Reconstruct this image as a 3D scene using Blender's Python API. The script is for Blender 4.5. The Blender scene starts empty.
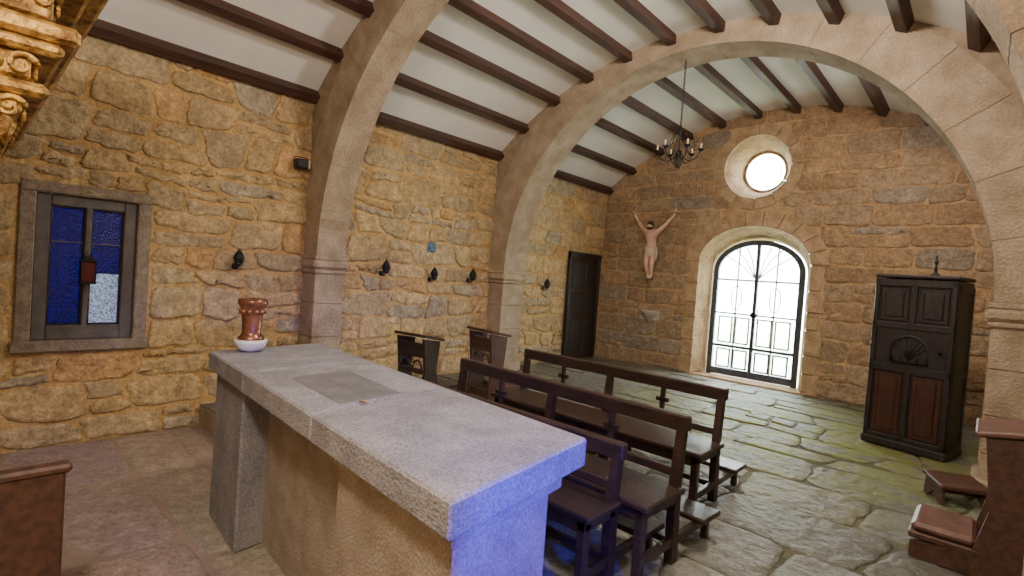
import bpy, math, random
from mathutils import Vector, Matrix, noise
from mathutils.geometry import tessellate_polygon
S=bpy.context.scene
COL=S.collection
# ---------------------------------------------------------------- materials
def newmat(name):
    m=bpy.data.materials.new(name); m.use_nodes=True
    nt=m.node_tree; b=nt.nodes['Principled BSDF']
    return m,nt,b
def N(nt,t,**k):
    n=nt.nodes.new(t)
    for a,v in k.items():
        if a in n.inputs: n.inputs[a].default_value=v
        else: setattr(n,a,v)
    return n
def bumpify(nt,b,scale,strength,dist=0.02,detail=8,vec=None):
    no=N(nt,'ShaderNodeTexNoise'); no.inputs['Scale'].default_value=scale; no.inputs['Detail'].default_value=detail
    bp=N(nt,'ShaderNodeBump'); bp.inputs['Strength'].default_value=strength; bp.inputs['Distance'].default_value=dist
    if vec: nt.links.new(vec,no.inputs['Vector'])
    nt.links.new(no.outputs['Fac'],bp.inputs['Height']); nt.links.new(bp.outputs['Normal'],b.inputs['Normal'])
    return bp
def speckle(nt,last,vec,scale,lo,hi):
    n=N(nt,'ShaderNodeTexNoise'); n.inputs['Scale'].default_value=scale; n.inputs['Detail'].default_value=4; n.inputs['Roughness'].default_value=.8
    nt.links.new(vec,n.inputs['Vector'])
    r=N(nt,'ShaderNodeMapRange'); r.inputs['From Min'].default_value=.36; r.inputs['From Max'].default_value=.64; r.inputs['To Min'].default_value=lo; r.inputs['To Max'].default_value=hi
    nt.links.new(n.outputs['Fac'],r.inputs['Value'])
    v=N(nt,'ShaderNodeVectorMath',operation='SCALE'); nt.links.new(last,v.inputs[0]); nt.links.new(r.outputs['Result'],v.inputs['Scale'])
    return v.outputs['Vector']
def noisy(name,c1,c2,scale=5,rough=.8,bs=40,bstr=.3,metal=0,detail=8,stretch=None,spec=.5,bdist=.02,spk=None):
    m,nt,b=newmat(name)
    tc=N(nt,'ShaderNodeTexCoord'); mp=N(nt,'ShaderNodeMapping')
    if stretch: mp.inputs['Scale'].default_value=stretch
    nt.links.new(tc.outputs['Object'],mp.inputs['Vector'])
    no=N(nt,'ShaderNodeTexNoise'); no.inputs['Scale'].default_value=scale; no.inputs['Detail'].default_value=detail
    nt.links.new(mp.outputs['Vector'],no.inputs['Vector'])
    cr=N(nt,'ShaderNodeValToRGB'); cr.color_ramp.elements[0].position=.35; cr.color_ramp.elements[1].position=.65
    cr.color_ramp.elements[0].color=(*c1,1); cr.color_ramp.elements[1].color=(*c2,1)
    nt.links.new(no.outputs['Fac'],cr.inputs['Fac']); last=cr.outputs['Color']
    if spk: last=speckle(nt,last,mp.outputs['Vector'],*spk)
    nt.links.new(last,b.inputs['Base Color'])
    b.inputs['Roughness'].default_value=rough; b.inputs['Metallic'].default_value=metal
    b.inputs['Specular IOR Level'].default_value=spec
    bumpify(nt,b,bs,bstr,bdist,8,mp.outputs['Vector'])
    return m
def stonemat(name,rough=.9,var=.35,bs=14,bstr=.8,spec=.25,moss=False,patch=(.33,.27,.19),pmax=.5,spk=(38,.72,1.22)):
    m,nt,b=newmat(name)
    at=N(nt,'ShaderNodeAttribute'); at.attribute_name='Col'
    tc=N(nt,'ShaderNodeTexCoord')
    n1=N(nt,'ShaderNodeTexNoise'); n1.inputs['Scale'].default_value=9; n1.inputs['Detail'].default_value=12; n1.inputs['Roughness'].default_value=.72
    nt.links.new(tc.outputs['Object'],n1.inputs['Vector'])
    mr=N(nt,'ShaderNodeMapRange'); mr.inputs['From Min'].default_value=.3; mr.inputs['From Max'].default_value=.7
    mr.inputs['To Min'].default_value=1-var; mr.inputs['To Max'].default_value=1+var
    nt.links.new(n1.outputs['Fac'],mr.inputs['Value'])
    vm=N(nt,'ShaderNodeVectorMath',operation='SCALE'); nt.links.new(at.outputs['Color'],vm.inputs[0]); nt.links.new(mr.outputs['Result'],vm.inputs['Scale'])
    last=vm.outputs['Vector']
    n3=N(nt,'ShaderNodeTexNoise'); n3.inputs['Scale'].default_value=1.6; n3.inputs['Detail'].default_value=8
    nt.links.new(tc.outputs['Object'],n3.inputs['Vector'])
    r3=N(nt,'ShaderNodeMapRange'); r3.inputs['From Min'].default_value=.48; r3.inputs['From Max'].default_value=.68; r3.inputs['To Max'].default_value=pmax
    nt.links.new(n3.outputs['Fac'],r3.inputs['Value'])
    mx=N(nt,'ShaderNodeMix',data_type='RGBA'); nt.links.new(r3.outputs['Result'],mx.inputs['Factor'])
    nt.links.new(last,mx.inputs[6]); mx.inputs[7].default_value=(*patch,1)
    last=mx.outputs[2]
    last=speckle(nt,last,tc.outputs['Object'],*spk)
    if moss:
        sp=N(nt,'ShaderNodeVectorMath',operation='DISTANCE'); nt.links.new(tc.outputs['Object'],sp.inputs[0]); sp.inputs[1].default_value=(-1.5,6.9,0)
        r=N(nt,'ShaderNodeMapRange'); r.inputs['From Min'].default_value=.8; r.inputs['From Max'].default_value=2.9; r.inputs['To Min'].default_value=.95; r.inputs['To Max'].default_value=.10
        nt.links.new(sp.outputs['Value'],r.inputs['Value'])
        mul=N(nt,'ShaderNodeMath',operation='MULTIPLY'); nt.links.new(r.outputs['Result'],mul.inputs[0])
        r4=N(nt,'ShaderNodeMapRange'); r4.inputs['From Min'].default_value=.38; r4.inputs['From Max'].default_value=.52
        n4=N(nt,'ShaderNodeTexNoise'); n4.inputs['Scale'].default_value=2.3; n4.inputs['Detail'].default_value=10; n4.inputs['Roughness'].default_value=.7
        nt.links.new(tc.outputs['Object'],n4.inputs['Vector']); nt.links.new(n4.outputs['Fac'],r4.inputs['Value']); nt.links.new(r4.outputs['Result'],mul.inputs[1])
        m2=N(nt,'ShaderNodeMix',data_type='RGBA'); nt.links.new(mul.outputs[0],m2.inputs['Factor']); nt.links.new(last,m2.inputs[6]); m2.inputs[7].default_value=(.165,.185,.03,1)
        last=m2.outputs[2]
    nt.links.new(last,b.inputs['Base Color'])
    b.inputs['Roughness'].default_value=rough; b.inputs['Specular IOR Level'].default_value=spec
    bumpify(nt,b,bs,bstr,.05,12,tc.outputs['Object'])
    return m
def simple(name,c,rough=.5,metal=0,spec=.5):
    m,nt,b=newmat(name); b.inputs['Base Color'].default_value=(*c,1); b.inputs['Roughness'].default_value=rough; b.inputs['Metallic'].default_value=metal
    b.inputs['Specular IOR Level'].default_value=spec
    return m
def translucent(name,c1,c2,scale,transp=.0,bump=.4):
    m,nt,b=newmat(name); nt.nodes.remove(b)
    out=nt.nodes['Material Output']
    tc=N(nt,'ShaderNodeTexCoord'); no=N(nt,'ShaderNodeTexVoronoi'); no.inputs['Scale'].default_value=scale
    nt.links.new(tc.outputs['Object'],no.inputs['Vector'])
    cr=N(nt,'ShaderNodeValToRGB'); cr.color_ramp.elements[0].color=(*c1,1); cr.color_ramp.elements[1].color=(*c2,1); cr.color_ramp.elements[1].position=.6
    nt.links.new(no.outputs['Distance'],cr.inputs['Fac'])
    t=N(nt,'ShaderNodeBsdfTranslucent'); nt.links.new(cr.outputs['Color'],t.inputs['Color'])
    g=N(nt,'ShaderNodeBsdfGlossy'); g.inputs['Roughness'].default_value=.15; g.inputs['Color'].default_value=(.6,.6,.6,1)
    bp=N(nt,'ShaderNodeBump'); bp.inputs['Strength'].default_value=bump; bp.inputs['Distance'].default_value=.01; nt.links.new(no.outputs['Distance'],bp.inputs['Height'])
    nt.links.new(bp.outputs['Normal'],g.inputs['Normal'])
    ms=N(nt,'ShaderNodeMixShader'); ms.inputs[0].default_value=.06; nt.links.new(t.outputs[0],ms.inputs[1]); nt.links.new(g.outputs[0],ms.inputs[2])
    last=ms.outputs[0]
    if transp>0:
        tr=N(nt,'ShaderNodeBsdfTransparent'); m2=N(nt,'ShaderNodeMixShader'); m2.inputs[0].default_value=transp
        nt.links.new(last,m2.inputs[1]); nt.links.new(tr.outputs[0],m2.inputs[2]); last=m2.outputs[0]
    nt.links.new(last,out.inputs['Surface'])
    return m

M_stone=stonemat('wall_stone',var=.46,bs=10,bstr=.95,patch=(.33,.26,.17),pmax=.55,spk=(30,.7,1.22))
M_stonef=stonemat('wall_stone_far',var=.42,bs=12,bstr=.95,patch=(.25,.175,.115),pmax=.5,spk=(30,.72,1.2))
M_floor=stonemat('floor_stone',rough=.58,var=.48,bs=9,bstr=.9,spec=.4,moss=True,patch=(.11,.105,.095),pmax=.7)
M_sstone=stonemat('sanctuary_stone',rough=.8,var=.3,bs=12,bstr=.6,patch=(.30,.235,.20))
M_mortar=noisy('mortar',(.45,.29,.12),(.61,.42,.20),scale=5,rough=.95,bs=22,bstr=1.0,spec=.2,spk=(30,.72,1.18))
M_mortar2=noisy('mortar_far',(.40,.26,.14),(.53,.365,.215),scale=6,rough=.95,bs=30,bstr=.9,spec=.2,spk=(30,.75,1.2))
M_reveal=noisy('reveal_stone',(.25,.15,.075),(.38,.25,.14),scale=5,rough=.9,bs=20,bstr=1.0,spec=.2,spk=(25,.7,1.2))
M_dirt=noisy('floor_dirt',(.05,.05,.03),(.12,.12,.06),scale=3,rough=.8,bs=30,bstr=.6)
M_sanct=noisy('sanctuary_floor_stone',(.25,.19,.145),(.36,.28,.22),scale=2.5,rough=.85,bs=20,bstr=.5)
M_arch=noisy('arch_granite',(.31,.24,.17),(.45,.36,.27),scale=4,rough=.9,bs=40,bstr=.9,spec=.25,detail=12,spk=(45,.78,1.16))
M_archj=noisy('arch_joint',(.26,.20,.14),(.36,.285,.21),scale=9,rough=.9,bs=60,bstr=.5,spec=.2)
M_altar=noisy('altar_granite',(.225,.22,.24),(.32,.31,.335),scale=5,rough=.85,bs=90,bstr=.8,spec=.25,bdist=.014,detail=14,spk=(80,.66,1.3))
M_altar2=noisy('altar_inset_granite',(.13,.128,.138),(.19,.186,.195),scale=8,rough=.7,bs=120,bstr=.4,spec=.3,bdist=.006,detail=14,spk=(110,.72,1.22))
M_alt3=noisy('altar_base_granite',(.29,.24,.19),(.40,.345,.285),scale=5,rough=.85,bs=80,bstr=.7,spec=.25,bdist=.012,detail=14,spk=(85,.68,1.26))
M_plaster=noisy('white_plaster',(.78,.79,.81),(.85,.855,.87),scale=2,rough=.9,bs=12,bstr=.08,spec=.2)
M_beam=noisy('beam_wood',(.04,.018,.013),(.085,.036,.025),scale=4,rough=.6,bs=20,bstr=.3,stretch=(6,.4,6))
M_dark=noisy('dark_wood',(.020,.012,.010),(.045,.024,.018),scale=5,rough=.36,bs=25,bstr=.2,stretch=(1,5,5))
M_black=noisy('blackened_wood',(.010,.008,.009),(.026,.018,.018),scale=5,rough=.42,bs=25,bstr=.3,stretch=(6,6,1))
M_red=noisy('reddish_wood',(.03,.010,.007),(.06,.019,.012),scale=5,rough=.42,bs=25,bstr=.3,stretch=(6,6,1))
M_brown=noisy('brown_wood',(.05,.023,.015),(.095,.045,.028),scale=5,rough=.42,bs=25,bstr=.3,stretch=(1,5,5))
M_cush=noisy('cushion_leather',(.10,.045,.035),(.16,.08,.06),scale=12,rough=.42,bs=80,bstr=.2)
M_iron=noisy('black_iron',(.012,.012,.013),(.03,.03,.032),scale=20,rough=.5,bs=60,bstr=.2,metal=.6)
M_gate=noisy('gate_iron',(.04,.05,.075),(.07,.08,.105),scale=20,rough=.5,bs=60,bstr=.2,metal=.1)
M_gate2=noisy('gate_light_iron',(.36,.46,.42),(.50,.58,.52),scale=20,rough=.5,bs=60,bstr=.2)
M_gold=noisy('gilded_wood',(.16,.075,.015),(.72,.43,.12),scale=12,rough=.42,bs=40,bstr=.8,metal=.45,spk=(40,.55,1.2))
M_frame=noisy('grey_painted_wood',(.09,.08,.08),(.15,.135,.13),scale=7,rough=.6,bs=30,bstr=.3)
M_wstone=noisy('window_stone',(.21,.17,.135),(.31,.255,.20),scale=18,rough=.85,bs=50,bstr=.6,spk=(60,.75,1.2))
M_skin=noisy('painted_flesh',(.60,.36,.28),(.76,.52,.42),scale=10,rough=.5,bs=40,bstr=.1)
M_cloth=noisy('carved_cloth',(.60,.48,.40),(.76,.65,.56),scale=12,rough=.7,bs=25,bstr=.5)
M_hair=simple('carved_hair',(.05,.025,.015),.6)
M_white=noisy('white_ceramic',(.70,.69,.68),(.78,.77,.76),scale=5,rough=.3,bs=20,bstr=.05)
M_vase=noisy('copper_glaze',(.10,.03,.018),(.34,.15,.08),scale=11,rough=.25,bs=20,bstr=.05,metal=.35)
M_wax=simple('candle_wax',(.75,.68,.52),.5)
M_gblue=translucent('blue_textured_glass',(.0004,.0008,.007),(.006,.010,.065),60)
M_ggrey=translucent('grey_textured_glass',(.008,.010,.016),(.13,.135,.155),60)
M_frost=translucent('frosted_glass',(.80,.90,.82),(.94,.98,.95),30,transp=.5)
M_clear=translucent('clear_pane',(.85,.92,.92),(.95,.98,.98),30,transp=.8)
M_redglass=simple('red_glass',(.10,.012,.01),.2)
M_bluetile=noisy('blue_glazed_tile',(.03,.09,.20),(.15,.28,.40),scale=25,rough=.2,bs=20,bstr=.1)
M_leaf=simple('dry_leaf_mat',(.6,.27,.03),.6)
M_grass=noisy('outside_grass',(.25,.36,.14),(.5,.55,.35),scale=3,rough=.9,bs=30,bstr=.5)
M_dress=noisy('dressed_stone',(.36,.245,.145),(.50,.365,.235),scale=6,rough=.9,bs=30,bstr=.9,spec=.2,spk=(35,.72,1.2))

# ---------------------------------------------------------------- mesh builder
class MB:
    def __init__(s): s.v=[];s.f=[];s.m=[];s.sm=[];s.mats=[]; s.T=Matrix.Identity(4)
    def mi(s,m):
        if m not in s.mats: s.mats.append(m)
        return s.mats.index(m)
    def add(s,vs,fs,m,smooth=False):
        o=len(s.v); s.v+= [s.T@Vector(p) for p in vs]
        k=s.mi(m)
        for f in fs: s.f.append([o+i for i in f]); s.m.append(k); s.sm.append(smooth)
    def box(s,a,b,m,R=None,ch=.0):
        c=[(a[i]+b[i])/2 for i in range(3)]; h=[abs(b[i]-a[i])/2 for i in range(3)]
        if ch<=0: ch=min(.006,min(h)*.3)
        vs=[];idx={}
        for sx in(-1,1):
            for sy in(-1,1):
                for sz in(-1,1):
                    for ax in range(3):
                        p=[sx*h[0],sy*h[1],sz*h[2]]
                        sg=(sx,sy,sz)
                        for j in range(3):
                            if j!=ax: p[j]-=sg[j]*ch
                        idx[(sx,sy,sz,ax)]=len(vs); vs.append(p)
        fs=[]
        for ax in range(3):
            j,k=(ax+1)%3,(ax+2)%3
            for sg in(-1,1):
                q=[]
                for (a1,b1) in((-1,-1),(1,-1),(1,1),(-1,1)):
                    t=[0,0,0]; t[ax]=sg;t[j]=a1;t[k]=b1; q.append(idx[(*t,ax)])
                fs.append(q if sg>0 else q[::-1])
        for ax in range(3):
            j,k=(ax+1)%3,(ax+2)%3
            for a1 in(-1,1):
                for b1 in(-1,1):
                    def g(e,face):
                        t=[0,0,0];t[ax]=e;t[j]=a1;t[k]=b1; return idx[(*t,face)]
                    q=[g(-1,j),g(1,j),g(1,k),g(-1,k)]
                    fs.append(q if a1*b1<0 else q[::-1])
        for sx in(-1,1):
            for sy in(-1,1):
                for sz in(-1,1):
                    q=[idx[(sx,sy,sz,0)],idx[(sx,sy,sz,1)],idx[(sx,sy,sz,2)]]
                    fs.append(q if sx*sy*sz>0 else q[::-1])
        out=[]
        for p in vs:
            p=Vector(p)
            if R: p=R@p
            out.append(p+Vector(c))
        s.add(out,fs,m)
    def lathe(s,prof,c,m,n=24,axis='z',smooth=True):
        vs=[];fs=[]
        for (r,z) in prof:
            for i in range(n):
                a=2*math.pi*i/n; x,y=r*math.cos(a),r*math.sin(a)
                p=(x,y,z) if axis=='z' else ((x,z,y) if axis=='y' else (z,x,y))
                vs.append((p[0]+c[0],p[1]+c[1],p[2]+c[2]))
        for j in range(len(prof)-1):
            for i in range(n):
                a=j*n+i;b=j*n+(i+1)%n; fs.append([a,b,b+n,a+n])
        fs.append(list(range(n))[::-1]); fs.append([(len(prof)-1)*n+i for i in range(n)])
        s.add(vs,fs,m,smooth)
    def tube(s,pts,r,m,n=8,closed=False,smooth=True):
        pts=[Vector(p) for p in pts]; k=len(pts); vs=[];fs=[]
        rr=r if isinstance(r,(list,tuple)) else [r]*k
        for i,p in enumerate(pts):
            a=pts[(i-1)%k] if (closed or i>0) else p; b=pts[(i+1)%k] if (closed or i<k-1) else p
            t=(b-a).normalized(); up=Vector((0,0,1)) if abs(t.z)<.9 else Vector((1,0,0))
            u=t.cross(up).normalized(); w=t.cross(u)
            for j in range(n):
                an=2*math.pi*j/n; vs.append(p+u*math.cos(an)*rr[i]+w*math.sin(an)*rr[i])
        for i in range(k if closed else k-1):
            for j in range(n):
                a=i*n+j;b=i*n+(j+1)%n;c=((i+1)%k)*n+(j+1)%n;d=((i+1)%k)*n+j; fs.append([a,b,c,d])
        if not closed: fs.append(list(range(n))[::-1]); fs.append([(k-1)*n+j for j in range(n)])
        s.add(vs,fs,m,smooth)
    def prism(s,poly,axis,d0,d1,m):
        def P(p,d): return {'x':(d,p[0],p[1]),'y':(p[0],d,p[1]),'z':(p[0],p[1],d)}[axis]
        n=len(poly); vs=[P(p,d0) for p in poly]+[P(p,d1) for p in poly]
        fs=[list(range(n))[::-1],[n+i for i in range(n)]]
        for i in range(n): fs.append([i,(i+1)%n,n+(i+1)%n,n+i])
        s.add(vs,fs,m)
    def done(s,name,loc=(0,0,0),rz=0,col=None):
        me=bpy.data.meshes.new(name); me.from_pydata([tuple(p) for p in s.v],[],s.f)
        for m in s.mats: me.materials.append(m)
        for i,p in enumerate(me.polygons): p.material_index=s.m[i]; p.use_smooth=s.sm[i]
        me.update()
        import bmesh
        bm=bmesh.new(); bm.from_mesh(me); bmesh.ops.recalc_face_normals(bm,faces=bm.faces); bm.to_mesh(me); bm.free()
        o=bpy.data.objects.new(name,me); COL.objects.link(o); o.location=loc; o.rotation_euler=(0,0,rz)
        return o

# ---------------------------------------------------------------- room constants
XL,XR,Y0,Y1=-6.1,.4,-1.4,9.4
CX=-2.85; RV=4.93; ZC=-.17
SF=-.25; YS=1.80
def zv(x): return ZC+math.sqrt(max(0,RV*RV-(x-CX)**2))

# ---------------------------------------------------------------- masonry
def masonry(name,u0,u1,v0,v1,P,hr,wr,opens,colf,relief,mat,seed,gap=.012,wob=.02,se=5,split=.15,keep=None,tilt=.04,rag=.012):
    rnd=random.Random(seed); vs=[];fs=[];cols=[]
    b=[v0]
    while b[-1]<v1-hr[0]*.6: b.append(b[-1]+rnd.uniform(*hr))
    b[-1]=max(b[-1],v1)
    ph=[(rnd.uniform(0,6.3),rnd.uniform(0,6.3),rnd.uniform(0,6.3)) for _ in b]
    def B(i,u):
        if i==0 or i==len(b)-1: return b[i]
        return b[i]+wob*(math.sin(u*2.3+ph[i][0])+.7*math.sin(u*5.1+ph[i][1])+.5*math.sin(u*9.7+ph[i][2]))
    def stone(bl,br,tr,tl):
        w=(br[0]-bl[0]); h=tl[1]-bl[1]
        if w<.05 or h<.04: return
        if keep and not keep((bl[0]+br[0])/2,(bl[1]+tl[1])/2): return
        c=colf(rnd,(bl[0]+br[0])/2,(bl[1]+tl[1])/2)
        n=32; base=len(vs); rel=relief*rnd.uniform(.5,1.3)
        sd=rnd.uniform(0,500)
        jit=[noise.noise(Vector((2.2*math.cos(6.283*i/n),2.2*math.sin(6.283*i/n),sd)))*1.6+rnd.uniform(-.35,.35) for i in range(n)]
        e=se+rnd.uniform(-2,3)
        tx,ty=rnd.uniform(-.4,.4)*rel,rnd.uniform(-.4,.4)*rel
        for (ins,hh) in ((0,-.004),(.003,rel*.6),(.012,rel*.9),(.04,rel)):
            for i in range(n):
                a=2*math.pi*(i+.5)/n; ca,sa=math.cos(a),math.sin(a)
                q=(abs(ca)**e+abs(sa)**e)**(-1/e); x,y=ca*q,sa*q
                g=gap+ins+jit[i]*rag
                x*=max(.05,1-2*g/w); y*=max(.05,1-2*g/h)
                s_,t_=(x+1)/2,(y+1)/2
                uu=(bl[0]*(1-s_)+br[0]*s_)*(1-t_)+(tl[0]*(1-s_)+tr[0]*s_)*t_
                vv=(bl[1]*(1-s_)+br[1]*s_)*(1-t_)+(tl[1]*(1-s_)+tr[1]*s_)*t_
                vs.append(P(uu,vv,hh+(x*tx+y*ty if ins>0 else 0))); cols.append(c)
        for r in range(3):
            for i in range(n):
                a=base+r*n+i;d=base+r*n+(i+1)%n; fs.append([a,d,d+n,a+n])
        vs.append(P((bl[0]+br[0]+tr[0]+tl[0])/4,(bl[1]+br[1]+tr[1]+tl[1])/4,rel*1.0)); cols.append(c); k=len(vs)-1
        for i in range(n): fs.append([base+3*n+i,base+3*n+(i+1)%n,k])
    for i in range(len(b)-1):
        vm=(b[i]+b[i+1])/2; h=b[i+1]-b[i]
        iv=[(u0,u1)]
        for (a,c) in opens(vm,b[i],b[i+1]):
            nv=[]
            for (p,q) in iv:
                if c<=p or a>=q: nv.append((p,q)); continue
                if a>p: nv.append((p,a))
                if c<q: nv.append((c,q))
            iv=nv
        for (p,q) in iv:
            u=p; jb=jt=p
            while u<q-1e-4:
                w=rnd.uniform(*wr)*(.6+.5*h/hr[1])
                if q-(u+w)<wr[0]*.5: w=q-u
                u2=u+w
                if u2>=q-1e-4: nb=nt=q
                else:
                    k=rnd.uniform(-tilt,tilt); nb=u2+k; nt=u2-k
                bl=(jb,B(i,jb));br=(nb,B(i,nb));tr=(nt,B(i+1,nt));tl=(jt,B(i+1,jt))
                r=rnd.random()
                if h>hr[0]*1.15 and r<split:
                    f=rnd.uniform(.35,.65); f2=min(.75,max(.25,f+rnd.uniform(-.12,.12)))
                    ml=(jb+(jt-jb)*f,bl[1]+(tl[1]-bl[1])*f); mr=(nb+(nt-nb)*f2,br[1]+(tr[1]-br[1])*f2)
                    stone(bl,br,mr,ml)
                    if w>.45 and rnd.random()<.5:
                        g=rnd.uniform(.35,.65)
                        mb_=(ml[0]+(mr[0]-ml[0])*g,ml[1]+(mr[1]-ml[1])*g); mt=(tl[0]+(tr[0]-tl[0])*g,tl[1]+(tr[1]-tl[1])*g)
                        stone(ml,mb_,mt,tl); stone(mb_,mr,tr,mt)
                    else: stone(ml,mr,tr,tl)
                else: stone(bl,br,tr,tl)
                jb,jt=nb,nt; u=u2
    me=bpy.data.meshes.new(name); me.from_pydata(vs,[],fs); me.materials.append(mat)
    a=me.color_attributes.new('Col','FLOAT_COLOR','POINT')
    for i,c in enumerate(cols): a.data[i].color=(*c,1)
    for p in me.polygons: p.use_smooth=True
    import bmesh
    bm=bmesh.new(); bm.from_mesh(me); bmesh.ops.recalc_face_normals(bm,faces=bm.faces); bm.to_mesh(me); bm.free()
    o=bpy.data.objects.new(name,me); COL.objects.link(o); return o
def parent(c,p):
    c.parent=p; return c
def holed(name,outer,holes,P,mat):
    loops=[[Vector((a,b,0)) for a,b in outer]]+[[Vector((a,b,0)) for a,b in h] for h in holes]
    tri=tessellate_polygon(loops); flat=[p for l in loops for p in l]
    me=bpy.data.meshes.new(name); me.from_pydata([P(p.x,p.y,0) for p in flat],[],[list(t) for t in tri]); me.materials.append(mat)
    o=bpy.data.objects.new(name,me); COL.objects.link(o); return o

def col_warm(r,u,v):
    t=r.random(); k=r.uniform(.82,1.1)
    base=(.515,.375,.20) if t<.5 else ((.46,.355,.215) if t<.8 else ((.41,.345,.25) if t<.93 else (.50,.315,.145)))
    return tuple(c*k for c in base)
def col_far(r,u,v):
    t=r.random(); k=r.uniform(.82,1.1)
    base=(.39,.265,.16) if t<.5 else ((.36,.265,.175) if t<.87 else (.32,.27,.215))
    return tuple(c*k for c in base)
def col_floor(r,u,v):
    t=r.random(); k=r.uniform(.68,1.1)
    base=(.19,.183,.172) if t<.6 else ((.155,.154,.147) if t<.85 else (.22,.20,.17))
    return tuple(c*k for c in base)

# left wall
WY0,WY1,WZ0,WZ1=.44,1.17,.72,2.03
PL=lambda u,v,h:(XL+h,u,v)
wl=holed('wall_left',[(Y0,SF-.1),(Y1+.3,SF-.1),(Y1+.3,zv(XL)+.08),(Y0,zv(XL)+.08)],[[(WY0,WZ0),(WY1,WZ0),(WY1,WZ1),(WY0,WZ1)]],PL,M_mortar)
def op_left(vm,a,b):
    r=[]
    if WZ0-.12<vm<WZ1+.1: r.append((WY0-.12,WY1+.12))
    return r
parent(masonry('masonry_left',Y0,Y1,SF,zv(XL)+.03,PL,(.2,.40),(.28,.78),op_left,col_warm,.025,M_stone,3,gap=.015,wob=.026,split=.42,se=7,tilt=.07,rag=.020),wl)
# far wall
DC=-3.04; OC=(-3.08,3.80)
def arch_pts(cx,hw,spring,rise,n=20,z0=0.):
    p=[(cx-hw,z0)]
    for i in range(n+1):
        a=math.pi-math.pi*i/n; p.append((cx+hw*math.cos(a),spring+rise*math.sin(a)))
    p.append((cx+hw,z0)); return p
dout=arch_pts(DC,.92,2.12,.64); din=arch_pts(DC,.78,1.98,.58)
oout=[(OC[0]+.55*math.cos(2*math.pi*i/40),OC[1]+.55*math.sin(2*math.pi*i/40)) for i in range(40)]
oin=[(OC[0]+.35*math.cos(2*math.pi*i/40),OC[1]+.0+.35*math.sin(2*math.pi*i/40)) for i in range(40)]
PF=lambda u,v,h:(u,Y1-h,v)
nx=24; outer=[(XL-.0,-.3)]+[(XR,-.3)]+[(XR+(XL-XR)*i/nx, zv(XR+(XL-XR)*i/nx)+.12) for i in range(nx+1)]
dhole=arch_pts(DC,.92,2.12,.64,z0=-.02)
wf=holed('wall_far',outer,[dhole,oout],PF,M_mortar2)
def op_far(vm,a,b):
    r=[]
    if vm<2.12: r.append((DC-1.12,DC+1.12))
    elif vm<2.12+.90:
        t=math.sqrt(max(0,1-((vm-2.12)/.92)**2)); r.append((DC-1.18*t,DC+1.18*t))
    d=abs(vm-OC[1])
    if d<.74:
        t=math.sqrt(.74**2-d*d); r.append((OC[0]-t,OC[0]+t))
    return r
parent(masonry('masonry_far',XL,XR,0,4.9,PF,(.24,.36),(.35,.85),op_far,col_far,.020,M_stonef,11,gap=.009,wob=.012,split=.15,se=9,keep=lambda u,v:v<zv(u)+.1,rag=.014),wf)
mb=MB()
def ring_blocks(mb,f_in,f_out,t0,t1,n,y0,y1,m,gap=.04,sub=4):
    for k in range(n):
        a=t0+(t1-t0)*(k+gap)/n; b=t0+(t1-t0)*(k+1-gap)/n
        vs=[];fs=[]
        for j in range(sub+1):
            t=a+(b-a)*j/sub; pi=f_in(t);po=f_out(t)
            vs+=[(pi[0],y0,pi[1]),(po[0],y0,po[1]),(po[0],y1,po[1]),(pi[0],y1,pi[1])]
        for j in range(sub):
            o=j*4
            for e in range(4): fs.append([o+e,o+(e+1)%4,o+4+(e+1)%4,o+4+e])
        fs.append([0,1,2,3]); fs.append([sub*4+3,sub*4+2,sub*4+1,sub*4])
        mb.add(vs,fs,m)
ell=lambda cx,cz,a,b:(lambda t:(cx+a*math.cos(t),cz+b*math.sin(t)))
ring_blocks(mb,ell(DC,2.12,.92,.64),ell(DC,2.12,1.18,.91),math.pi,0,11,Y1-.035,Y1+.1,M_dress,gap=.035)
for sx in(-1,1):
    z=0; q=0
    for h in(.34,.30,.42,.28,.36,.41):
        q+=1; xa=DC+sx*.92; xb=DC+sx*(1.16 if q%2 else 1.10); mb.box((xa,Y1-.035,z+.006),(xb,Y1+.12,z+h-.006),M_dress,ch=.012); z+=h
mb.done('trim_1')
mb=MB(); ring_blocks(mb,ell(OC[0],OC[1],.55,.55),ell(OC[0],OC[1],.74,.74),0,2*math.pi,12,Y1-.035,Y1+.1,M_dress,gap=.03); mb.done('trim_2')
def loft(name,A,B,ya,yb,m,closed):
    n=len(A); vs=[(a[0],ya,a[1]) for a in A]+[(b[0],yb,b[1]) for b in B]
    fs=[[i,(i+1)%n,n+(i+1)%n,n+i] for i in range(n if closed else n-1)]
    me=bpy.data.meshes.new(name); me.from_pydata(vs,[],fs); me.materials.append(m)
    for p in me.polygons:p.use_smooth=closed
    o=bpy.data.objects.new(name,me); COL.objects.link(o); return o
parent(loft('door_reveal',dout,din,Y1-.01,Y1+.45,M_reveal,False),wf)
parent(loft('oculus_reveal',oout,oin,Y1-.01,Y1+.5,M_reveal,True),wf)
mb=MB(); mb.box((DC-1.0,Y1-.05,-.1),(DC+1.0,Y1+.6,.03),M_dress,ch=.012); mb.done('trim_3')
PR=lambda u,v,h:(XR-h,u,v)
wr_=holed('wall_right',[(Y0,SF-.1),(Y1+.3,SF-.1),(Y1+.3,zv(XR)+.08),(Y0,zv(XR)+.08)],[],PR,M_mortar)
parent(masonry('masonry_right',Y0,Y1,SF,zv(XR)+.03,PR,(.22,.36),(.35,.8),lambda a,b,c:[],col_warm,.018,M_stone,21,rag=.02),wr_)
PB=lambda u,v,h:(u,Y0+h,v)
outer=[(XL,SF-.1),(XR,SF-.1)]+[(XR+(XL-XR)*i/nx, zv(XR+(XL-XR)*i/nx)+.1) for i in range(nx+1)]
wb=holed('wall_back',outer,[],PB,M_mortar)
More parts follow.
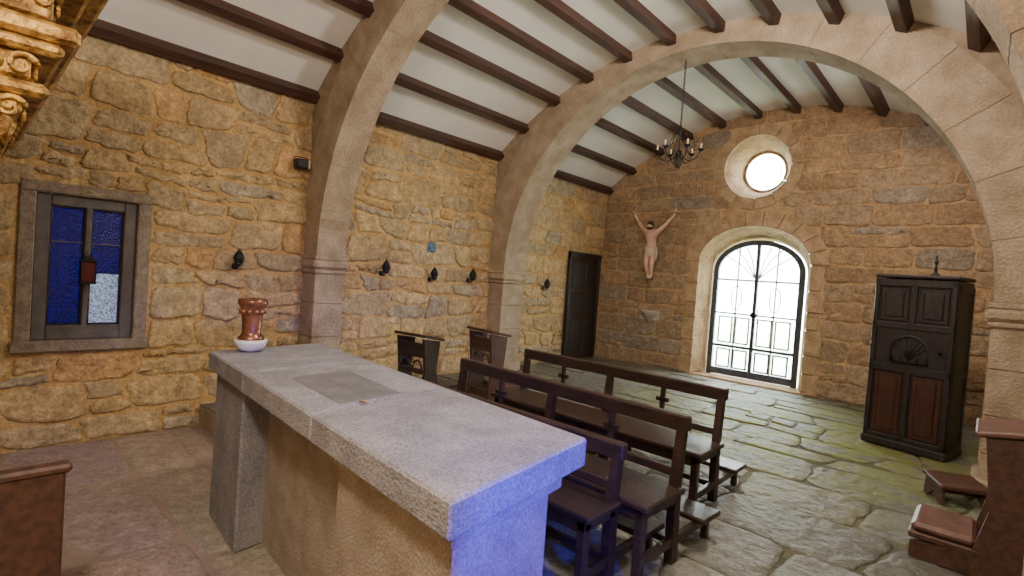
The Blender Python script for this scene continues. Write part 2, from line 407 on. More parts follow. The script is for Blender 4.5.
parent(masonry('masonry_back',XL,XR,SF,4.8,PB,(.22,.36),(.35,.8),lambda a,b,c:[],col_warm,.018,M_stone,31,rag=.02,keep=lambda u,v:v<zv(u)+.05),wb)
# ---------------------------------------------------------------- floors
fl=holed('floor',[(XL-.02,YS),(XR+.02,YS),(XR+.02,Y1+.1),(XL-.02,Y1+.1)],[],lambda u,v,h:(u,v,h-.016),M_dirt)
parent(masonry('floor_slabs',XL,XR,YS,Y1,lambda u,v,h:(u,v,h-.020),(.38,.72),(.5,1.3),lambda a,b,c:[],col_floor,.018,M_floor,5,gap=.009,wob=.04,se=7.5,split=.25,tilt=.1,rag=.018),fl)
mb=MB(); mb.box((XL-.02,Y0-.02,SF-.1),(XR+.02,YS+.02,SF),M_sanct); mb.box((XL-.02,YS,SF-.08),(XR+.02,YS+.3,-.02),M_arch)
o=mb.done('floor_sanctuary')
parent(masonry('sanctuary_slabs',XL,XR,Y0,YS,lambda u,v,h:(u,v,SF+h-.006),(.45,.8),(.6,1.4),lambda a,b,c:[],lambda r,u,v:tuple(c*r.uniform(.88,1.1) for c in (.35,.285,.24)),.014,M_sstone,9,gap=.006,wob=.01,se=9,split=0),o)
# ---------------------------------------------------------------- ceiling
n=48; vs=[];fs=[]
for i in range(n+1):
    x=XL-.02+(XR-XL+.04)*i/n
    vs+=[(x,Y0-.05,zv(x)),(x,Y1+.02,zv(x))]
for i in range(n): fs.append([2*i,2*i+1,2*i+3,2*i+2])
me=bpy.data.meshes.new('ceiling'); me.from_pydata(vs,[],fs); me.materials.append(M_plaster)
for p in me.polygons:p.use_smooth=True
ce=bpy.data.objects.new('ceiling',me); COL.objects.link(ce)
A1=(2.83,3.20); A2=(6.0,6.5)
mb=MB()
for bx in (-6.04,-5.53,-4.93,-4.35,-3.74,-3.12,-2.51,-1.9,-1.3,-.72,-.17,.34):
    a=math.asin((bx-CX)/RV)
    R=Matrix.Rotation(a,3,'Y')
    cx=CX+(RV-.05)*math.sin(a); cz=ZC+(RV-.05)*math.cos(a)
    for (ya,yb) in ((Y0,A1[0]+.02),(A1[1]-.02,A2[0]+.02),(A2[1]-.02,Y1)):
        mb.box((cx-.055,ya,cz-.065),(cx+.055,yb,cz+.065),M_beam,R=R,ch=.006)
parent(mb.done('ceiling_beams'),ce)
# ---------------------------------------------------------------- arches
ZS=1.67
def make_arch(name,ya,yb,zf,xi0,xi1,RH):
    mb=MB(); cx=(xi0+xi1)/2; RA=(xi1-xi0)/2
    def fin(t): return (cx+RA*math.cos(t),ZS+RH*math.sin(t))
    def fout(t):
        e=.5
        def q(e): return (cx+(RA+e)*math.cos(t),ZS+(RH+e)*math.sin(t))
        x,z=q(e)
        while e>.03 and (z>zv(max(XL,min(XR,x)))+.02 or x<XL-.0 or x>XR+.0):
            e-=.01; x,z=q(e)
        return (x,z)
    ring_blocks(mb,fin,fout,math.pi,0,17,ya,yb,M_arch,gap=.008,sub=5)
    n=80; y0,y1=ya+.008,yb-.008
    vs=[];fs=[]
    for i in range(n+1):
        x=XL+(XR-XL)*i/n; dx=abs(x-cx)
        zb=ZS+(RH+.008)*math.sqrt(max(0,1-(dx/(RA+.008))**2)) if dx<RA+.008 else ZS
        zt=zv(x)+.02
        vs+=[(x,y0,zb),(x,y0,zt),(x,y1,zt),(x,y1,zb)]
    for i in range(n):
        o=i*4
        for e in range(4): fs.append([o+e,o+(e+1)%4,o+4+(e+1)%4,o+4+e])
    fs.append([0,1,2,3]); mb.add(vs,fs,M_archj)
    for (xw,xi,s) in ((XL,xi0,1),(XR,xi1,-1)):
        z=zf; hs=[.38,.33,.40,.36,.34,.4]; k=0
        while z<1.45-.01:
            h=min(hs[k%6],1.45-z); 
            if 1.45-z-h<.12: h=1.45-z
            mb.box((xw,ya,z+.002),(xi,yb,z+h-.002),M_arch,ch=.008); z+=h;k+=1
        mb.box((xw,ya-.02,1.45),(xi+s*.02,yb+.02,1.51),M_arch,ch=.02)
        mb.box((xw,ya-.04,1.51),(xi+s*.045,yb+.04,1.62),M_arch,ch=.03)
        mb.box((xw,ya-.025,1.62),(xi+s*.03,yb+.025,1.67),M_arch,ch=.008)
        mb.box((xw,ya-.04,zf),(xi+s*.04,yb+.04,zf+.16),M_arch,ch=.02)
    return mb.done(name)
make_arch('stone_arch',A1[0],A1[1],-.01,-5.75,.20,2.88)
make_arch('stone_arch.001',A2[0],A2[1],-.01,-5.75,.05,2.86)

# ---------------------------------------------------------------- altar
mb=MB()
sh=Matrix.Identity(4); sh[0][1]=-.2; mb.T=sh
L,W=2.84,.86; zt=.92
xs=[-L/2,-.62,.38,L/2]
for i in range(3):
    mb.box((xs[i]+.0025,-W/2,zt-.125),(xs[i+1]-.0025,W/2,zt),M_altar,ch=.010)
mb.box((-.37,-.29,zt-.02),(.36,.17,zt+.001),M_altar,ch=.002)
mb.box((-.33,-.25,zt-.02),(.32,.13,zt+.004),M_altar2,ch=.003)
zb=zt-.125
mb.box((-L/2+.04,-W/2+.05,SF),(-L/2+.66,W/2-.2,zb),M_altar,ch=.015)
mb.box((-L/2+.64,-W/2+.22,SF),(.55,W/2-.24,zb),M_alt3,ch=.01)
mb.box((.50,-W/2+.09,SF),(L/2-.06,W/2-.2,zb-.05),M_alt3,ch=.015)
mb.box((.46,-W/2+.05,zb-.06),(L/2-.03,W/2-.15,zb),M_alt3,ch=.01)
mb.done('stone_altar',(-2.58,1.54,0),math.radians(-4))
mb=MB()
mb.lathe([(.05,0),(.085,.02),(.105,.06),(.11,.085),(.10,.088),(.07,.05)],(0,0,0),M_white,32)
mb.lathe([(.062,.05),(.085,.075),(.088,.10),(.07,.115),(.062,.14),(.066,.22),(.076,.30),(.088,.325),(.098,.345),(.096,.375),(.08,.378),(.065,.33)],(0,0,0),M_vase,32)
for i in range(10):
    a=i*.628; mb.lathe([(.004,-.02),(.018,-.01),(.018,.012),(.004,.02)],(.07*math.cos(a),.07*math.sin(a),.285),M_vase,10)
mb.done('copper_vase',(-3.84,1.44,.921))
mb=MB(); vs=[];fs=[]
for i in range(7):
    t=i/6; w=.018*math.sin(math.pi*t)+.001
    vs+=[(t*.06-.03,-w,.010+.010*math.sin(t*3)),(t*.06-.03,0,.004+.008*t),(t*.06-.03,w,.011)]
for i in range(6):
    o=i*3; fs+=[[o,o+1,o+4,o+3],[o+1,o+2,o+5,o+4]]
mb.add(vs,fs,M_leaf,True); mb.done('dry_leaf',(-2.18,1.36,.922),.4)

# ---------------------------------------------------------------- window_1
mb=MB()
for (a,b,c,d) in ((WY0-.11,WY0,WZ0-.0,WZ1),(WY1,WY1+.11,WZ0-.0,WZ1)):
    mb.box((XL-.25,a,c-.02),(XL+.025,b,d),M_wstone,ch=.01)
mb.box((XL-.25,WY0-.11,WZ1),(XL+.03,WY1+.11,WZ1+.10),M_wstone,ch=.012)
mb.box((XL-.25,WY0-.13,WZ0-.10),(XL+.07,WY1+.13,WZ0),M_wstone,ch=.012)
xf=XL-.05
for (a,b,c,d) in ((WY0,WY0+.10,WZ0,WZ1),(WY1-.10,WY1,WZ0,WZ1),(WY0+.10,WY1-.10,WZ0,WZ0+.13),(WY0+.10,WY1-.10,WZ1-.10,WZ1)):
    mb.box((xf-.05,a,c),(xf+.03,b,d),M_frame,ch=.008)
yc=(WY0+WY1)/2
mb.box((xf-.04,yc-.022,WZ0+.05),(xf+.03,yc+.022,WZ1-.05),M_frame,ch=.008)
for (a,b) in ((WY0+.10,yc-.022),(yc+.022,WY1-.10)):
    mb.box((xf-.03,a,1.60),(xf,b,1.615),M_frame)
    for q in ((a,a+.015,WZ0+.13,WZ1-.1),(b-.015,b,WZ0+.13,WZ1-.1),(a,b,WZ0+.13,WZ0+.145),(a,b,WZ1-.115,WZ1-.1)): mb.box((xf-.03,q[0],q[2]),(xf,q[1],q[3]),M_black)
mb.box((xf-.035,WY0+.07,WZ0+.1),(xf-.03,yc,WZ1-.09),M_gblue)
mb.box((xf-.035,yc,1.33),(xf-.03,WY1-.07,WZ1-.09),M_gblue)
mb.box((xf-.035,yc,WZ0+.1),(xf-.03,WY1-.07,1.33),M_ggrey)
mb.done('window_1')
mb=MB()
mb.box((-.05,-.06,-.12),(.05,.06,-.10),M_iron); mb.box((-.04,-.05,-.10),(.04,.05,.08),M_redglass)
for a in(-1,1):
    for b in(-1,1): mb.box((a*.04-.006,b*.05-.006,-.10),(a*.04+.006,b*.05+.006,.09),M_iron)
mb.prism([(-.065,.08),(.065,.08),(.02,.13),(-.02,.13)],'x',-.05,.05,M_iron)
mb.tube([(0,0,.13),(0,.02,.155),(0,0,.18),(0,-.02,.155),(0,0,.13)],.004,M_iron,6)
mb.done('hanging_lantern',(XL+.06,yc+.0,1.36))
# ---------------------------------------------------------------- wall sconces
def sconce(y,z):
    mb=MB()
    mb.lathe([(.001,0),(.035,0),(.035,.012),(.02,.018)],(0,0,-.05),M_iron,16,axis='x')
    mb.tube([(0,0,-.05),(.05,0,-.075),(.09,0,-.07),(.11,0,-.04)],.007,M_iron,8)
    mb.lathe([(.008,-.05),(.04,-.035),(.045,-.02),(.03,-.01),(.045,.02),(.05,.05),(.038,.09),(.018,.12),(.004,.145)],(.11,0,0),M_iron,16)
    for i in range(8):
        a=i*.785; mb.tube([(.11+.035*math.cos(a),.035*math.sin(a),-.01),(.11+.054*math.cos(a),.054*math.sin(a),.04),(.11+.03*math.cos(a),.03*math.sin(a),.1)],.006,M_iron,6)
    mb.done('wall_sconce',(XL+.03,y,z))
for (y,z) in ((2.06,1.53),(3.92,1.55),(4.75,1.5),(5.52,1.52),(7.4,1.45)): sconce(y,z)
mb=MB()
mb.box((0,-.03,-.05),(.02,.03,.05),M_iron); mb.tube([(.02,0,0),(.09,0,.0)],.01,M_iron,8)
mb.box((.06,-.07,-.055),(.16,.07,.055),M_iron,ch=.012); mb.box((.055,.07,-.045),(.165,.085,.045),M_white)
mb.tube([(.11,-.085,.0),(.11,-.085,.07),(.11,.0,.08),(.11,.085,.07)],.006,M_iron,6)
mb.done('wall_spotlight',(XL+.02,2.68,2.72))
mb=MB(); mb.box((0,-.075,-.07),(.025,.075,.07),M_bluetile,ch=.01); mb.done('ceramic_wall_plaque',(XL+.028,4.75,1.93))
# ---------------------------------------------------------------- door_2
mb=MB(); ya,yb=8.12,9.2; zt2=2.16; X0=XL+.03
mb.box((X0,ya,0),(XL+.11,ya+.09,zt2),M_black,ch=.01); mb.box((X0,yb-.09,0),(XL+.11,yb,zt2),M_black,ch=.01)
mb.box((X0,ya,zt2-.1),(XL+.12,yb,zt2),M_black,ch=.01)
mb.box((X0,ya+.09,.01),(XL+.07,yb-.09,zt2-.1),M_dark)
for (a,b) in ((ya+.14,(ya+yb)/2-.04),((ya+yb)/2+.04,yb-.14)):
    for (c,d) in ((.15,.8),(.92,1.35),(1.45,1.98)):
        mb.box((XL+.06,a,c),(XL+.095,b,d),M_black,ch=.015)
mb.lathe([(.02,0),(.02,.04),(.03,.05),(.03,.07),(.01,.08)],(XL+.07,yb-.13,1.05),M_iron,12,axis='x')
mb.done('door_2')

# ---------------------------------------------------------------- door_1
mb=MB(); gy=Y1+.36; hw=.775; sp=1.98; rs=.575
def gx(z):
    return hw if z<sp else hw*math.sqrt(max(0,1-((z-sp)/rs)**2))
path=arch_pts(DC,hw,sp,rs,28,z0=.03)
ins=.09
inn=arch_pts(DC,hw-ins,sp,rs-ins,28,z0=.03)
n=len(path); vs=[(p[0],gy-.03,p[1]) for p in path]+[(p[0],gy-.03,p[1]) for p in inn]+[(p[0],gy+.03,p[1]) for p in inn]+[(p[0],gy+.03,p[1]) for p in path]
fs=[]
for i in range(n-1):
    for k in range(4): fs.append([k*n+i,k*n+i+1,((k+1)%4)*n+i+1,((k+1)%4)*n+i])
mb.add(vs,fs,M_gate)
mb.box((DC-.03,gy-.035,.05),(DC+.03,gy+.02,sp+rs-.04),M_gate)
mb.box((DC-hw+.03,gy-.03,.04),(DC+hw-.03,gy+.02,.17),M_gate)
for z,h in ((.56,.05),(1.18,.03),(1.80,.035)):
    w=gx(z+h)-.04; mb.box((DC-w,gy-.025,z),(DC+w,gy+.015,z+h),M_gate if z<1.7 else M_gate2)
for s in(-1,1):
    mb.box((DC+s*.33-.012,gy-.02,.1),(DC+s*.33+.012,gy+.01,sp+rs*.84),M_gate2)
    for (z0,z1) in((.18,.54),(.64,1.14)):
        for xx in(.06,.36):
            a=DC+s*xx; b=DC+s*(xx+.26); lo,hi=min(a,b),max(a,b)
            for q in((lo,lo+.03,z0,z1),(hi-.03,hi,z0,z1),(lo,hi,z0,z0+.03),(lo,hi,z1-.03,z1)):
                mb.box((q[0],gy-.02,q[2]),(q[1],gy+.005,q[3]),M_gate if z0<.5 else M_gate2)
    for (kx,kz) in ((.16,.52),(.34,.48),(.52,.36)):
        mb.tube([(DC+s*.03,gy-.005,1.86),(DC+s*(.03+kx*.5),gy-.005,1.86+kz*.66),(DC+s*(.05+kx),gy-.005,1.9+kz)],.011,M_gate2,6)
    pts=[(DC+s*(.33+.09*math.cos(a)),gy-.005,1.49+.22*math.sin(a)) for a in [i*math.pi/10 for i in range(20)]]
    mb.tube(pts,.010,M_gate2,6,closed=True)
mb.lathe([(.001,-.02),(.055,-.02),(.06,0),(.04,.02)],(DC,gy-.04,1.2),M_iron,18,axis='y')
mb.tube([(DC+.08,gy-.05,1.05),(DC+.08,gy-.08,1.1),(DC+.08,gy-.08,1.3),(DC+.08,gy-.05,1.35)],.01,M_iron,6)
g=[(p[0],p[1]) for p in arch_pts(DC,hw-.04,sp,rs-.04,24,z0=.05)]
mb.prism(g,'y',gy+.02,gy+.026,M_frost)
mb.done('door_1')
mb=MB()
mb.tube([(OC[0]+.35*math.cos(i*math.pi/16),Y1+.46,OC[1]+.35*math.sin(i*math.pi/16)) for i in range(32)],.025,M_dress,8,closed=True)
mb.tube([(OC[0]+.27*math.cos(i*math.pi/16),Y1+.45,OC[1]+.27*math.sin(i*math.pi/16)) for i in range(32)],.008,M_gate2,8,closed=True)
mb.prism([(OC[0]+.35*math.cos(i*math.pi/16),OC[1]+.35*math.sin(i*math.pi/16)) for i in range(32)],'y',Y1+.47,Y1+.475,M_clear)
mb.done('window_2')
mb=MB(); mb.box((-14,Y1+.5,-.2),(8,Y1+14,-.05),M_grass); mb.done('outside_ground')

# ---------------------------------------------------------------- pews
def pew(name,xl,xr,y,rz=0,H=.85,D=.40):
    mb=MB(); L=xr-xl; h=L/2; m=M_dark
    for s in(-1,0,1):
        x=s*(h-.04)
        mb.prism([(-.03,0),(.04,0),(.02,.44),(.055,H),(.01,H),(-.045,.44)],'x',x-.025,x+.025,m)
        mb.box((x-.025,-D,0),(x+.025,-D+.055,.42),m)
        mb.box((x-.025,-D,.36),(x+.025,0,.42),m)
        mb.box((x-.02,-D+.02,.10),(x+.02,.48,.15),m)
        mb.box((x-.02,.43,0),(x+.02,.48,.15),m)
    mb.box((-h,.0,H-.085),(h,.06,H+.01),m,ch=.01)
    mb.box((-h+.03,-.02,.50),(h-.03,.02,.55),m)
    mb.box((-h-.02,-D-.03,.42),(h+.02,.0,.455),m,ch=.008)
    mb.box((-h+.03,-D+.015,.34),(h-.03,-D+.04,.42),m)
    mb.box((-h-.03,.28,.15),(h+.03,.52,.185),m,ch=.008)
    mb.box((-h+.03,-.02,.10),(h-.03,.02,.14),m)
    for s in(-.5,.5):
        x=s*L*.5
        mb.box((x-.018,.0,.54),(x+.018,.03,H-.07),m)
        mb.box((x-.055,.0,.655),(x+.055,.03,.69),m)
    return mb.done(name,((xl+xr)/2,y,.003),rz)
pew('church_pew',-3.42,-1.38,3.95)
pew('church_pew.001',-3.26,-1.20,2.90,math.radians(-2))
pew('church_pew.002',-3.2,-1.34,2.40,math.radians(0),H=.74,D=.28)

# ---------------------------------------------------------------- prie-dieu
def priedieu(loc,rz,w=.46,H=.82,cush=False,m=M_dark,topm=None,K=.55):
    mb=MB(); h=w/2
    topm=topm or m
    for s in(-1,1):
        x=s*(h-.02)
        mb.prism([(-.13,0),(K,0),(K,.10),(.16,.14),(.10,.4),(.14,H-.06),(-.14,H-.02),(-.09,.4)],'x',x-.018,x+.018,m)
    R=Matrix.Rotation(math.radians(-10),3,'X')
    mb.box((-h-.03,-.17,H-.03),(h+.03,.19,H+.005),topm,R=R,ch=.01)
    mb.box((-h+.02,-.10,H-.22),(h-.02,.10,H-.195),m)
    mb.box((-h+.02,-.11,.02),(h-.02,-.085,.12),m)
    mb.box((-h+.02,-.11,.36),(h-.02,-.085,.42),m)
    for k in(-1,1):
        cx=k*w*.21
        for s2 in(-1,1): mb.tube([(cx+s2*w*.16,-.098,.42),(cx+s2*w*.16,-.098,H-.38)],.013,m,8)
        mb.tube([(cx+w*.16*math.cos(a),-.098,H-.38+w*.2*math.sin(a)) for a in [i*math.pi/10 for i in range(11)]],.013,m,8)
    mb.box((-h+.02,-.11,H-.25),(h-.02,-.085,H-.08),m)
    mb.box((-h,.12,.12),(h,K+.01,.16),m,ch=.008)
    if cush: mb.box((-h+.01,.14,.16),(h-.01,K,.22),M_cush,ch=.022)
    return mb.done('prie_dieu',loc,rz)
priedieu((-4.98,3.80,.003),.15,H=.80)
priedieu((-4.70,4.70,.003),-.1,H=.86,m=M_brown)
priedieu((.20,4.40,.003),math.radians(90),w=.46,H=.90,cush=True,m=M_brown,topm=M_cush,K=.45)
mb=MB()
mb.box((-.18,-.15,.14),(.18,.15,.175),M_brown,R=Matrix.Rotation(.12,3,'X'),ch=.008)
for s in(-1,1):
    mb.prism([(-.14,0),(-.08,0),(0,.07),(.08,0),(.14,0),(.12,.15),(-.12,.13)],'x',s*.15-.012,s*.15+.012,M_brown)
mb.box((-.15,-.012,.06),(.15,.012,.12),M_brown)
mb.done('wooden_footstool',(-.07,5.66,.003),.5)

# ---------------------------------------------------------------- confessional cabinet
mb=MB(); w=.74; d=.5; H=1.92
mb.box((0,.02,.06),(w,d,H-.05),M_black,ch=.008)
mb.box((-.02,-.01,0),(w+.02,d+.01,.09),M_black,ch=.015)
mb.box((-.01,-.01,H-.04),(w+.01,d+.01,H),M_black,ch=.012)
for (a,b,c,e) in ((0,.05,.09,H-.05),(w-.05,w,.09,H-.05),(.34,.40,.09,.86),(.34,.40,1.36,H-.1),(0,w,.09,.14),(0,w,.84,.92),(0,w,1.32,1.39),(0,w,H-.13,H-.05)):
    mb.box((a,-.005,c),(b,.03,e),M_black,ch=.006)
def rpanel(a,b,c,e,m):
    mb.box((a+.012,.008,c+.012),(b-.012,.03,e-.012),m,ch=.01)
    mb.box((a+.05,-.004,c+.05),(b-.05,.03,e-.05),m,ch=.018)
rpanel(.05,.34,.14,.84,M_red); rpanel(.40,.69,.14,.84,M_red)
rpanel(.05,.34,1.39,H-.13,M_black); rpanel(.40,.69,1.39,H-.13,M_black)
mb.box((.05,.01,.92),(.69,.025,1.32),M_black)
pts=[(.37+.17*math.cos(a),0,1.08+.17*math.sin(a)) for a in [i*math.pi/16 for i in range(17)]]
mb.tube([(.20,0,.96)]+pts[::-1]+[(.54,0,.96),(.20,0,.96)],.012,M_black,8)
for i in range(1,8):
    a=i*math.pi/8; mb.tube([(.37,0,1.0),(.37+.16*math.cos(a),0,1.08+.16*math.sin(a))],.008,M_black,6)
for i in range(5): mb.tube([(.22+.075*i,0,.965),(.22+.075*i,0,1.08)],.006,M_black,6)
mb.lathe([(.012,0),(.012,-.02),(.022,-.035),(.016,-.05)],(.64,.0,1.12),M_iron,12,axis='y')
for (a,b,c,e) in ((.03,.09,.09,H-.1),(d-.06,d,.09,H-.1),(.03,d,.84,.92),(.03,d,H-.17,H-.1),(.03,d,.09,.15)):
    mb.box((w-.01,a,c),(w+.012,b,e),M_black,ch=.005)
mb.done('confessional_cabinet',(-.93,7.11,.003),math.radians(-13))
mb=MB()
mb.lathe([(.05,0),(.05,.012),(.02,.03),(.012,.05),(.02,.07),(.01,.09),(.01,.13),(.022,.15),(.022,.16),(.009,.165),(.009,.22),(.002,.225)],(0,0,0),M_iron,16)
mb.done('candlestick',(-.42,7.2,1.925),-.2)

# ---------------------------------------------------------------- chandelier
mb=MB()
for i in range(22):
    z=.50+i*.04; a=i%2
    pts=[(.011*math.cos(t)*(1-a),.011*math.cos(t)*a,z+.026*math.sin(t)) for t in [k*math.pi/5 for k in range(10)]]
    mb.tube(pts,.004,M_iron,5,closed=True)
mb.lathe([(.005,-.02),(.02,.0),(.010,.03),(.008,.10),(.022,.13),(.028,.16),(.012,.19),(.010,.42),(.022,.46),(.006,.50)],(0,0,0),M_iron,16)
for i in range(6):
    a=i*math.pi/3+.3; c,s=math.cos(a),math.sin(a)
    mb.tube([(r*c,r*s,z) for r,z in ((.02,.20),(.07,.10),(.14,.06),(.22,.10),(.27,.19))],.007,M_iron,6)
    mb.tube([(r*c,r*s,z) for r,z in ((.01,.45),(.06,.44),(.10,.36),(.14,.26),(.20,.20),(.24,.24))],.005,M_iron,6)
    mb.tube([(r*c,r*s,z) for r,z in ((.05,.12),(.05,.03),(.02,-.02))],.005,M_iron,6)
    mb.lathe([(.010,.18),(.034,.20),(.038,.212),(.012,.216)],(.27*c,.27*s,0),M_iron,12)
    mb.lathe([(.010,.21),(.010,.28),(.003,.285)],(.27*c,.27*s,0),M_wax,10)
    mb.tube([(.27*c,.27*s,.28),(.27*c,.27*s,.30)],.003,M_iron,5)
mb.done('iron_chandelier',(-3.03,6.25,3.16))

# ---------------------------------------------------------------- Christ figure
def skin(name,V,E,R,mat,sub=2,root=0):
    me=bpy.data.meshes.new(name); me.from_pydata(V,E,[]); o=bpy.data.objects.new(name,me); COL.objects.link(o); me.materials.append(mat)
    sk=o.modifiers.new('skin','SKIN'); sk.use_smooth_shade=True
    for i,r in enumerate(R):
        d=me.skin_vertices[0].data[i]; rr=r if isinstance(r,tuple) else (r,r); d.radius=rr; d.use_root=(i==root)
    ss=o.modifiers.new('sub','SUBSURF'); ss.levels=sub; ss.render_levels=sub
    return o
rootE=bpy.data.objects.new('crucifix_statue',None); COL.objects.link(rootE); rootE.location=(-4.88,Y1-.19,1.72)
V=[(0,0,.60),(.01,-.01,.70),(.0,-.03,.82),(0,-.03,.91),(-.01,-.035,.97),(-.03,-.06,1.02),(-.04,-.065,1.09),
 (-.12,-.01,.92),(-.27,.02,1.06),(-.41,.05,1.24),(-.445,.05,1.30),
 (.12,-.01,.92),(.26,.02,1.07),(.40,.05,1.25),(.435,.05,1.31),
 (-.065,0,.54),(-.045,-.09,.30),(-.02,.02,.09),(-.015,-.04,.0),
 (.065,0,.54),(.075,-.08,.30),(.03,.03,.09),(.02,-.03,.01)]
E=[(0,1),(1,2),(2,3),(3,4),(4,5),(5,6),(3,7),(7,8),(8,9),(9,10),(3,11),(11,12),(12,13),(13,14),(0,15),(15,16),(16,17),(17,18),(0,19),(19,20),(20,21),(21,22)]
R=[(.10,.075),(.085,.063),(.112,.078),(.085,.06),(.038,.038),(.058,.062),(.05,.058),
 .05,.038,.027,.025,.05,.038,.027,.025,.075,.052,.034,.026,.075,.052,.034,.026]
b=skin('body',V,E,R,M_skin); b.parent=rootE
mb=MB()
prof=[(.09,.45),(.118,.49),(.125,.56),(.118,.61),(.106,.635),(.095,.63)]
vs=[];fs=[];nn=28
for (r,z) in prof:
    for i in range(nn):
        a=2*math.pi*i/nn; q=r*(1+.06*math.sin(a*7+z*30)); vs.append((q*math.cos(a)*1.05,q*math.sin(a)*.85-.01,z+.015*math.sin(a*2)))
for j in range(len(prof)-1):
    for i in range(nn):
        a=j*nn+i;c=j*nn+(i+1)%nn; fs.append([a,c,c+nn,a+nn])
mb.add(vs,fs,M_cloth,True)
mb.tube([(.10,-.05,.60),(.14,-.06,.57),(.15,-.05,.48),(.135,-.04,.38)],[.02,.03,.03,.01],M_cloth,8)
mb.lathe([(.01,-.09),(.045,-.07),(.066,-.02),(.068,.03),(.05,.065),(.01,.08)],(-.035,-.035,1.06),M_hair,16)
mb.lathe([(.004,-.045),(.02,-.02),(.028,.01),(.01,.02)],(-.035,-.115,1.005),M_hair,10)
mb.tube([(-.035,-.118,1.075),(-.036,-.135,1.045),(-.036,-.122,1.04)],[.006,.010,.006],M_skin,6)
for s in(-1,1):
    bx,bz=(-.445,1.30) if s<0 else (.435,1.31)
    for k in range(4):
        off=(k-1.5)*.012; l=(.05,.06,.056,.042)[k]
        mb.tube([(bx+off*.8,.045,bz+.01-abs(off)*.1*s),(bx+off+s*.012,.03,bz+.02+l*.5),(bx+off+s*.014,.01,bz+.02+l*.8)],[.007,.0065,.005],M_skin,6)
    mb.tube([(bx-s*.015,.04,bz),(bx-s*.035,.02,bz+.02),(bx-s*.03,.005,bz+.04)],[.008,.007,.005],M_skin,6)
    mb.tube([(bx,.165,bz-.01),(bx,.01,bz-.01)],.008,M_iron,6)
mb.tube([(0,.165,.03),(0,-.07,.02)],.009,M_iron,6)
c=mb.done('loincloth_and_details'); c.parent=rootE
mb=MB(); vs=[];fs=[]
prof=[(.02,-.16),(.07,-.10),(.15,-.02),(.20,.05),(.21,.09),(.17,.09),(.13,.03),(.02,.01)]
for (r,z) in prof:
    for i in range(15):
        a=math.pi+math.pi*i/14; vs.append((r*math.cos(a),r*math.sin(a)*1.1,z))
for j in range(len(prof)-1):
    for i in range(14):
        a=j*15+i; fs.append([a,a+1,a+16,a+15])
M_font=noisy('font_stone',(.42,.39,.34),(.56,.52,.46),scale=12,rough=.8,bs=50,bstr=.5,spk=(60,.8,1.15))
mb.add(vs,fs,M_font,True); mb.box((-.21,-.05,-.1),(.21,-.03,.09),M_font)
mb.done('holy_water_stoup',(-4.88,Y1-.0,1.02))

# ---------------------------------------------------------------- gilded altarpiece
mb=MB()
x0,x1=-4.9,-3.05
tiers=[(2.12,2.20,.16),(2.20,2.26,.24),(2.26,2.38,.18),(2.38,2.44,.28),(2.44,2.52,.33),(2.52,2.70,.24),(2.70,2.76,.37),(2.76,2.84,.45),(2.84,3.0,.38),(3.0,3.07,.50),(3.07,3.14,.56)]
for a,b_,y in tiers: mb.box((x0,Y0+.05,a),(x1+y*.35,y,b_),M_gold,ch=.02)
def scroll(x,y,z,r,ax):
    pts=[]
    for i in range(22):
        t=i/21; a=t*4.2*math.pi/2+.5; rr=r*(1-.75*t)
        p=(rr*math.cos(a),rr*math.sin(a))
        pts.append((x,y+p[0],z+p[1]) if ax=='x' else (x+p[0],y,z+p[1]))
    mb.tube(pts,[.013*(1-.5*i/21) for i in range(22)],M_gold,8)
for (z,y) in ((2.14,.16),(2.32,.19),(2.61,.25),(2.92,.39)):
    xe=x1+y*.35
    for k in range(8):
        yy=y-.04-k*.15
        scroll(xe+.008,yy,z,.05,'x')
        mb.lathe([(.002,-.03),(.018,-.015),(.022,.01),(.012,.03)],(xe+.012,yy-.075,z),M_gold,10)
    for k in range(10): scroll(xe-.08-k*.17,y+.008,z,.05,'y')
for k in range(8):
    mb.lathe([(.002,-.12),(.02,-.08),(.035,-.03),(.02,0)],(x1+.0,.10-k*.13,2.13),M_gold,12)
    mb.lathe([(.002,-.12),(.02,-.08),(.035,-.03),(.02,0)],(x1-.05-k*.13,.12,2.13),M_gold,12)
mb.lathe([(.14,SF+1.0),(.15,SF+1.05),(.10,SF+1.1),(.09,1.4),(.085,2.0),(.12,2.08),(.14,2.17)],(x1-.2,-.65,0),M_gold,20)
mb.box((x0,Y0+.05,SF),(x1-.02,-.62,SF+1.0),M_brown,ch=.02)
mb.box((x0,Y0+.05,SF+1.0),(x1-.35,-.9,2.2),M_gold,ch=.02)
mb.done('gilded_altarpiece')
mb=MB()
mb.box((-.03,-.50,.02),(.03,.38,.86),M_brown,ch=.012)
mb.box((-.04,-.52,.84),(.04,.40,.88),M_brown,ch=.012)
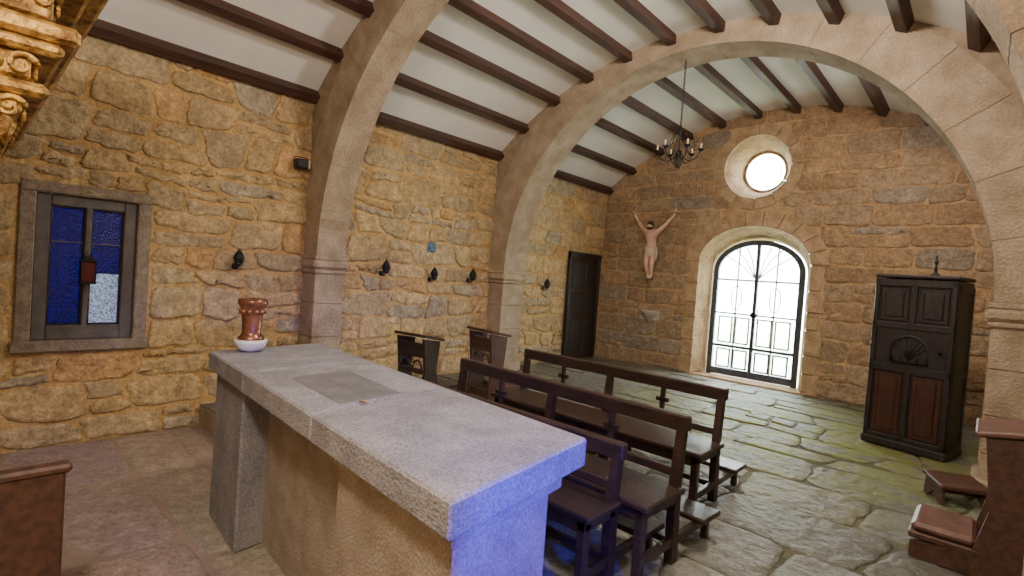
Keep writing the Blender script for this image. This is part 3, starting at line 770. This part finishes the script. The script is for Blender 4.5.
mb.box((-.45,-.50,.40),(-.02,.38,.44),M_brown)
for y in(-.47,.35):
    mb.box((-.45,y-.03,0),(-.40,y+.03,.40),M_brown); mb.box((-.03,y-.03,0),(.03,y+.03,.1),M_brown)
    mb.box((-.45,y-.02,.3),(-.02,y+.02,.36),M_brown)
mb.done('panel_back_bench',(-2.93,-.03,SF+.002))

# ---------------------------------------------------------------- lights
def light(name,kind,loc,e,c,size=.2,target=None,spot=None):
    l=bpy.data.lights.new(name,kind); l.energy=e; l.color=c
    if kind=='POINT': l.shadow_soft_size=size
    if kind=='SPOT': l.spot_size=spot or 1.2; l.spot_blend=.7; l.shadow_soft_size=size
    o=bpy.data.objects.new(name,l); COL.objects.link(o); o.location=loc
    if target: o.rotation_euler=(Vector(target)-Vector(loc)).to_track_quat('-Z','Y').to_euler()
    return o
light('sanctuary_fill','POINT',(-.7,-.3,3.3),310,(1,.86,.69),.2)  # added warm fill, unseen behind the camera; no actual fixture
light('nave_fill','POINT',(-1.5,3.6,4.15),245,(1,.87,.72),.15)  # added warm fill brightening the middle bay, kept out of frame
light('door_bay_fill','POINT',(-.6,6.85,3.75),75,(1,.84,.72),.15)  # added fill for the door bay, hidden behind the second arch
light('blue_fill_spot','SPOT',(.12,1.15,1.12),330,(.03,.055,1),.12,target=(-1.2,1.62,.62),spot=1.08)  # added out-of-frame spot that throws blue onto the altar's right end
w=bpy.data.worlds.new('World'); S.world=w; w.use_nodes=True
bg=w.node_tree.nodes['Background']; bg.inputs['Color'].default_value=(.88,.95,1,1); bg.inputs['Strength'].default_value=36

# ---------------------------------------------------------------- camera
cam=bpy.data.cameras.new('camera'); cam.sensor_width=36; cam.lens=18; cam.clip_start=.05
co=bpy.data.objects.new('camera',cam); COL.objects.link(co)
M=Matrix(((.7313,-.0702,.6783,0),(.6782,-.0315,-.7342,0),(.0729,.9969,.0246,1.6),(0,0,0,1)))
loc,q,_=M.decompose(); co.rotation_mode='QUATERNION'; co.rotation_quaternion=q; co.location=(0,0,1.6)
S.camera=co
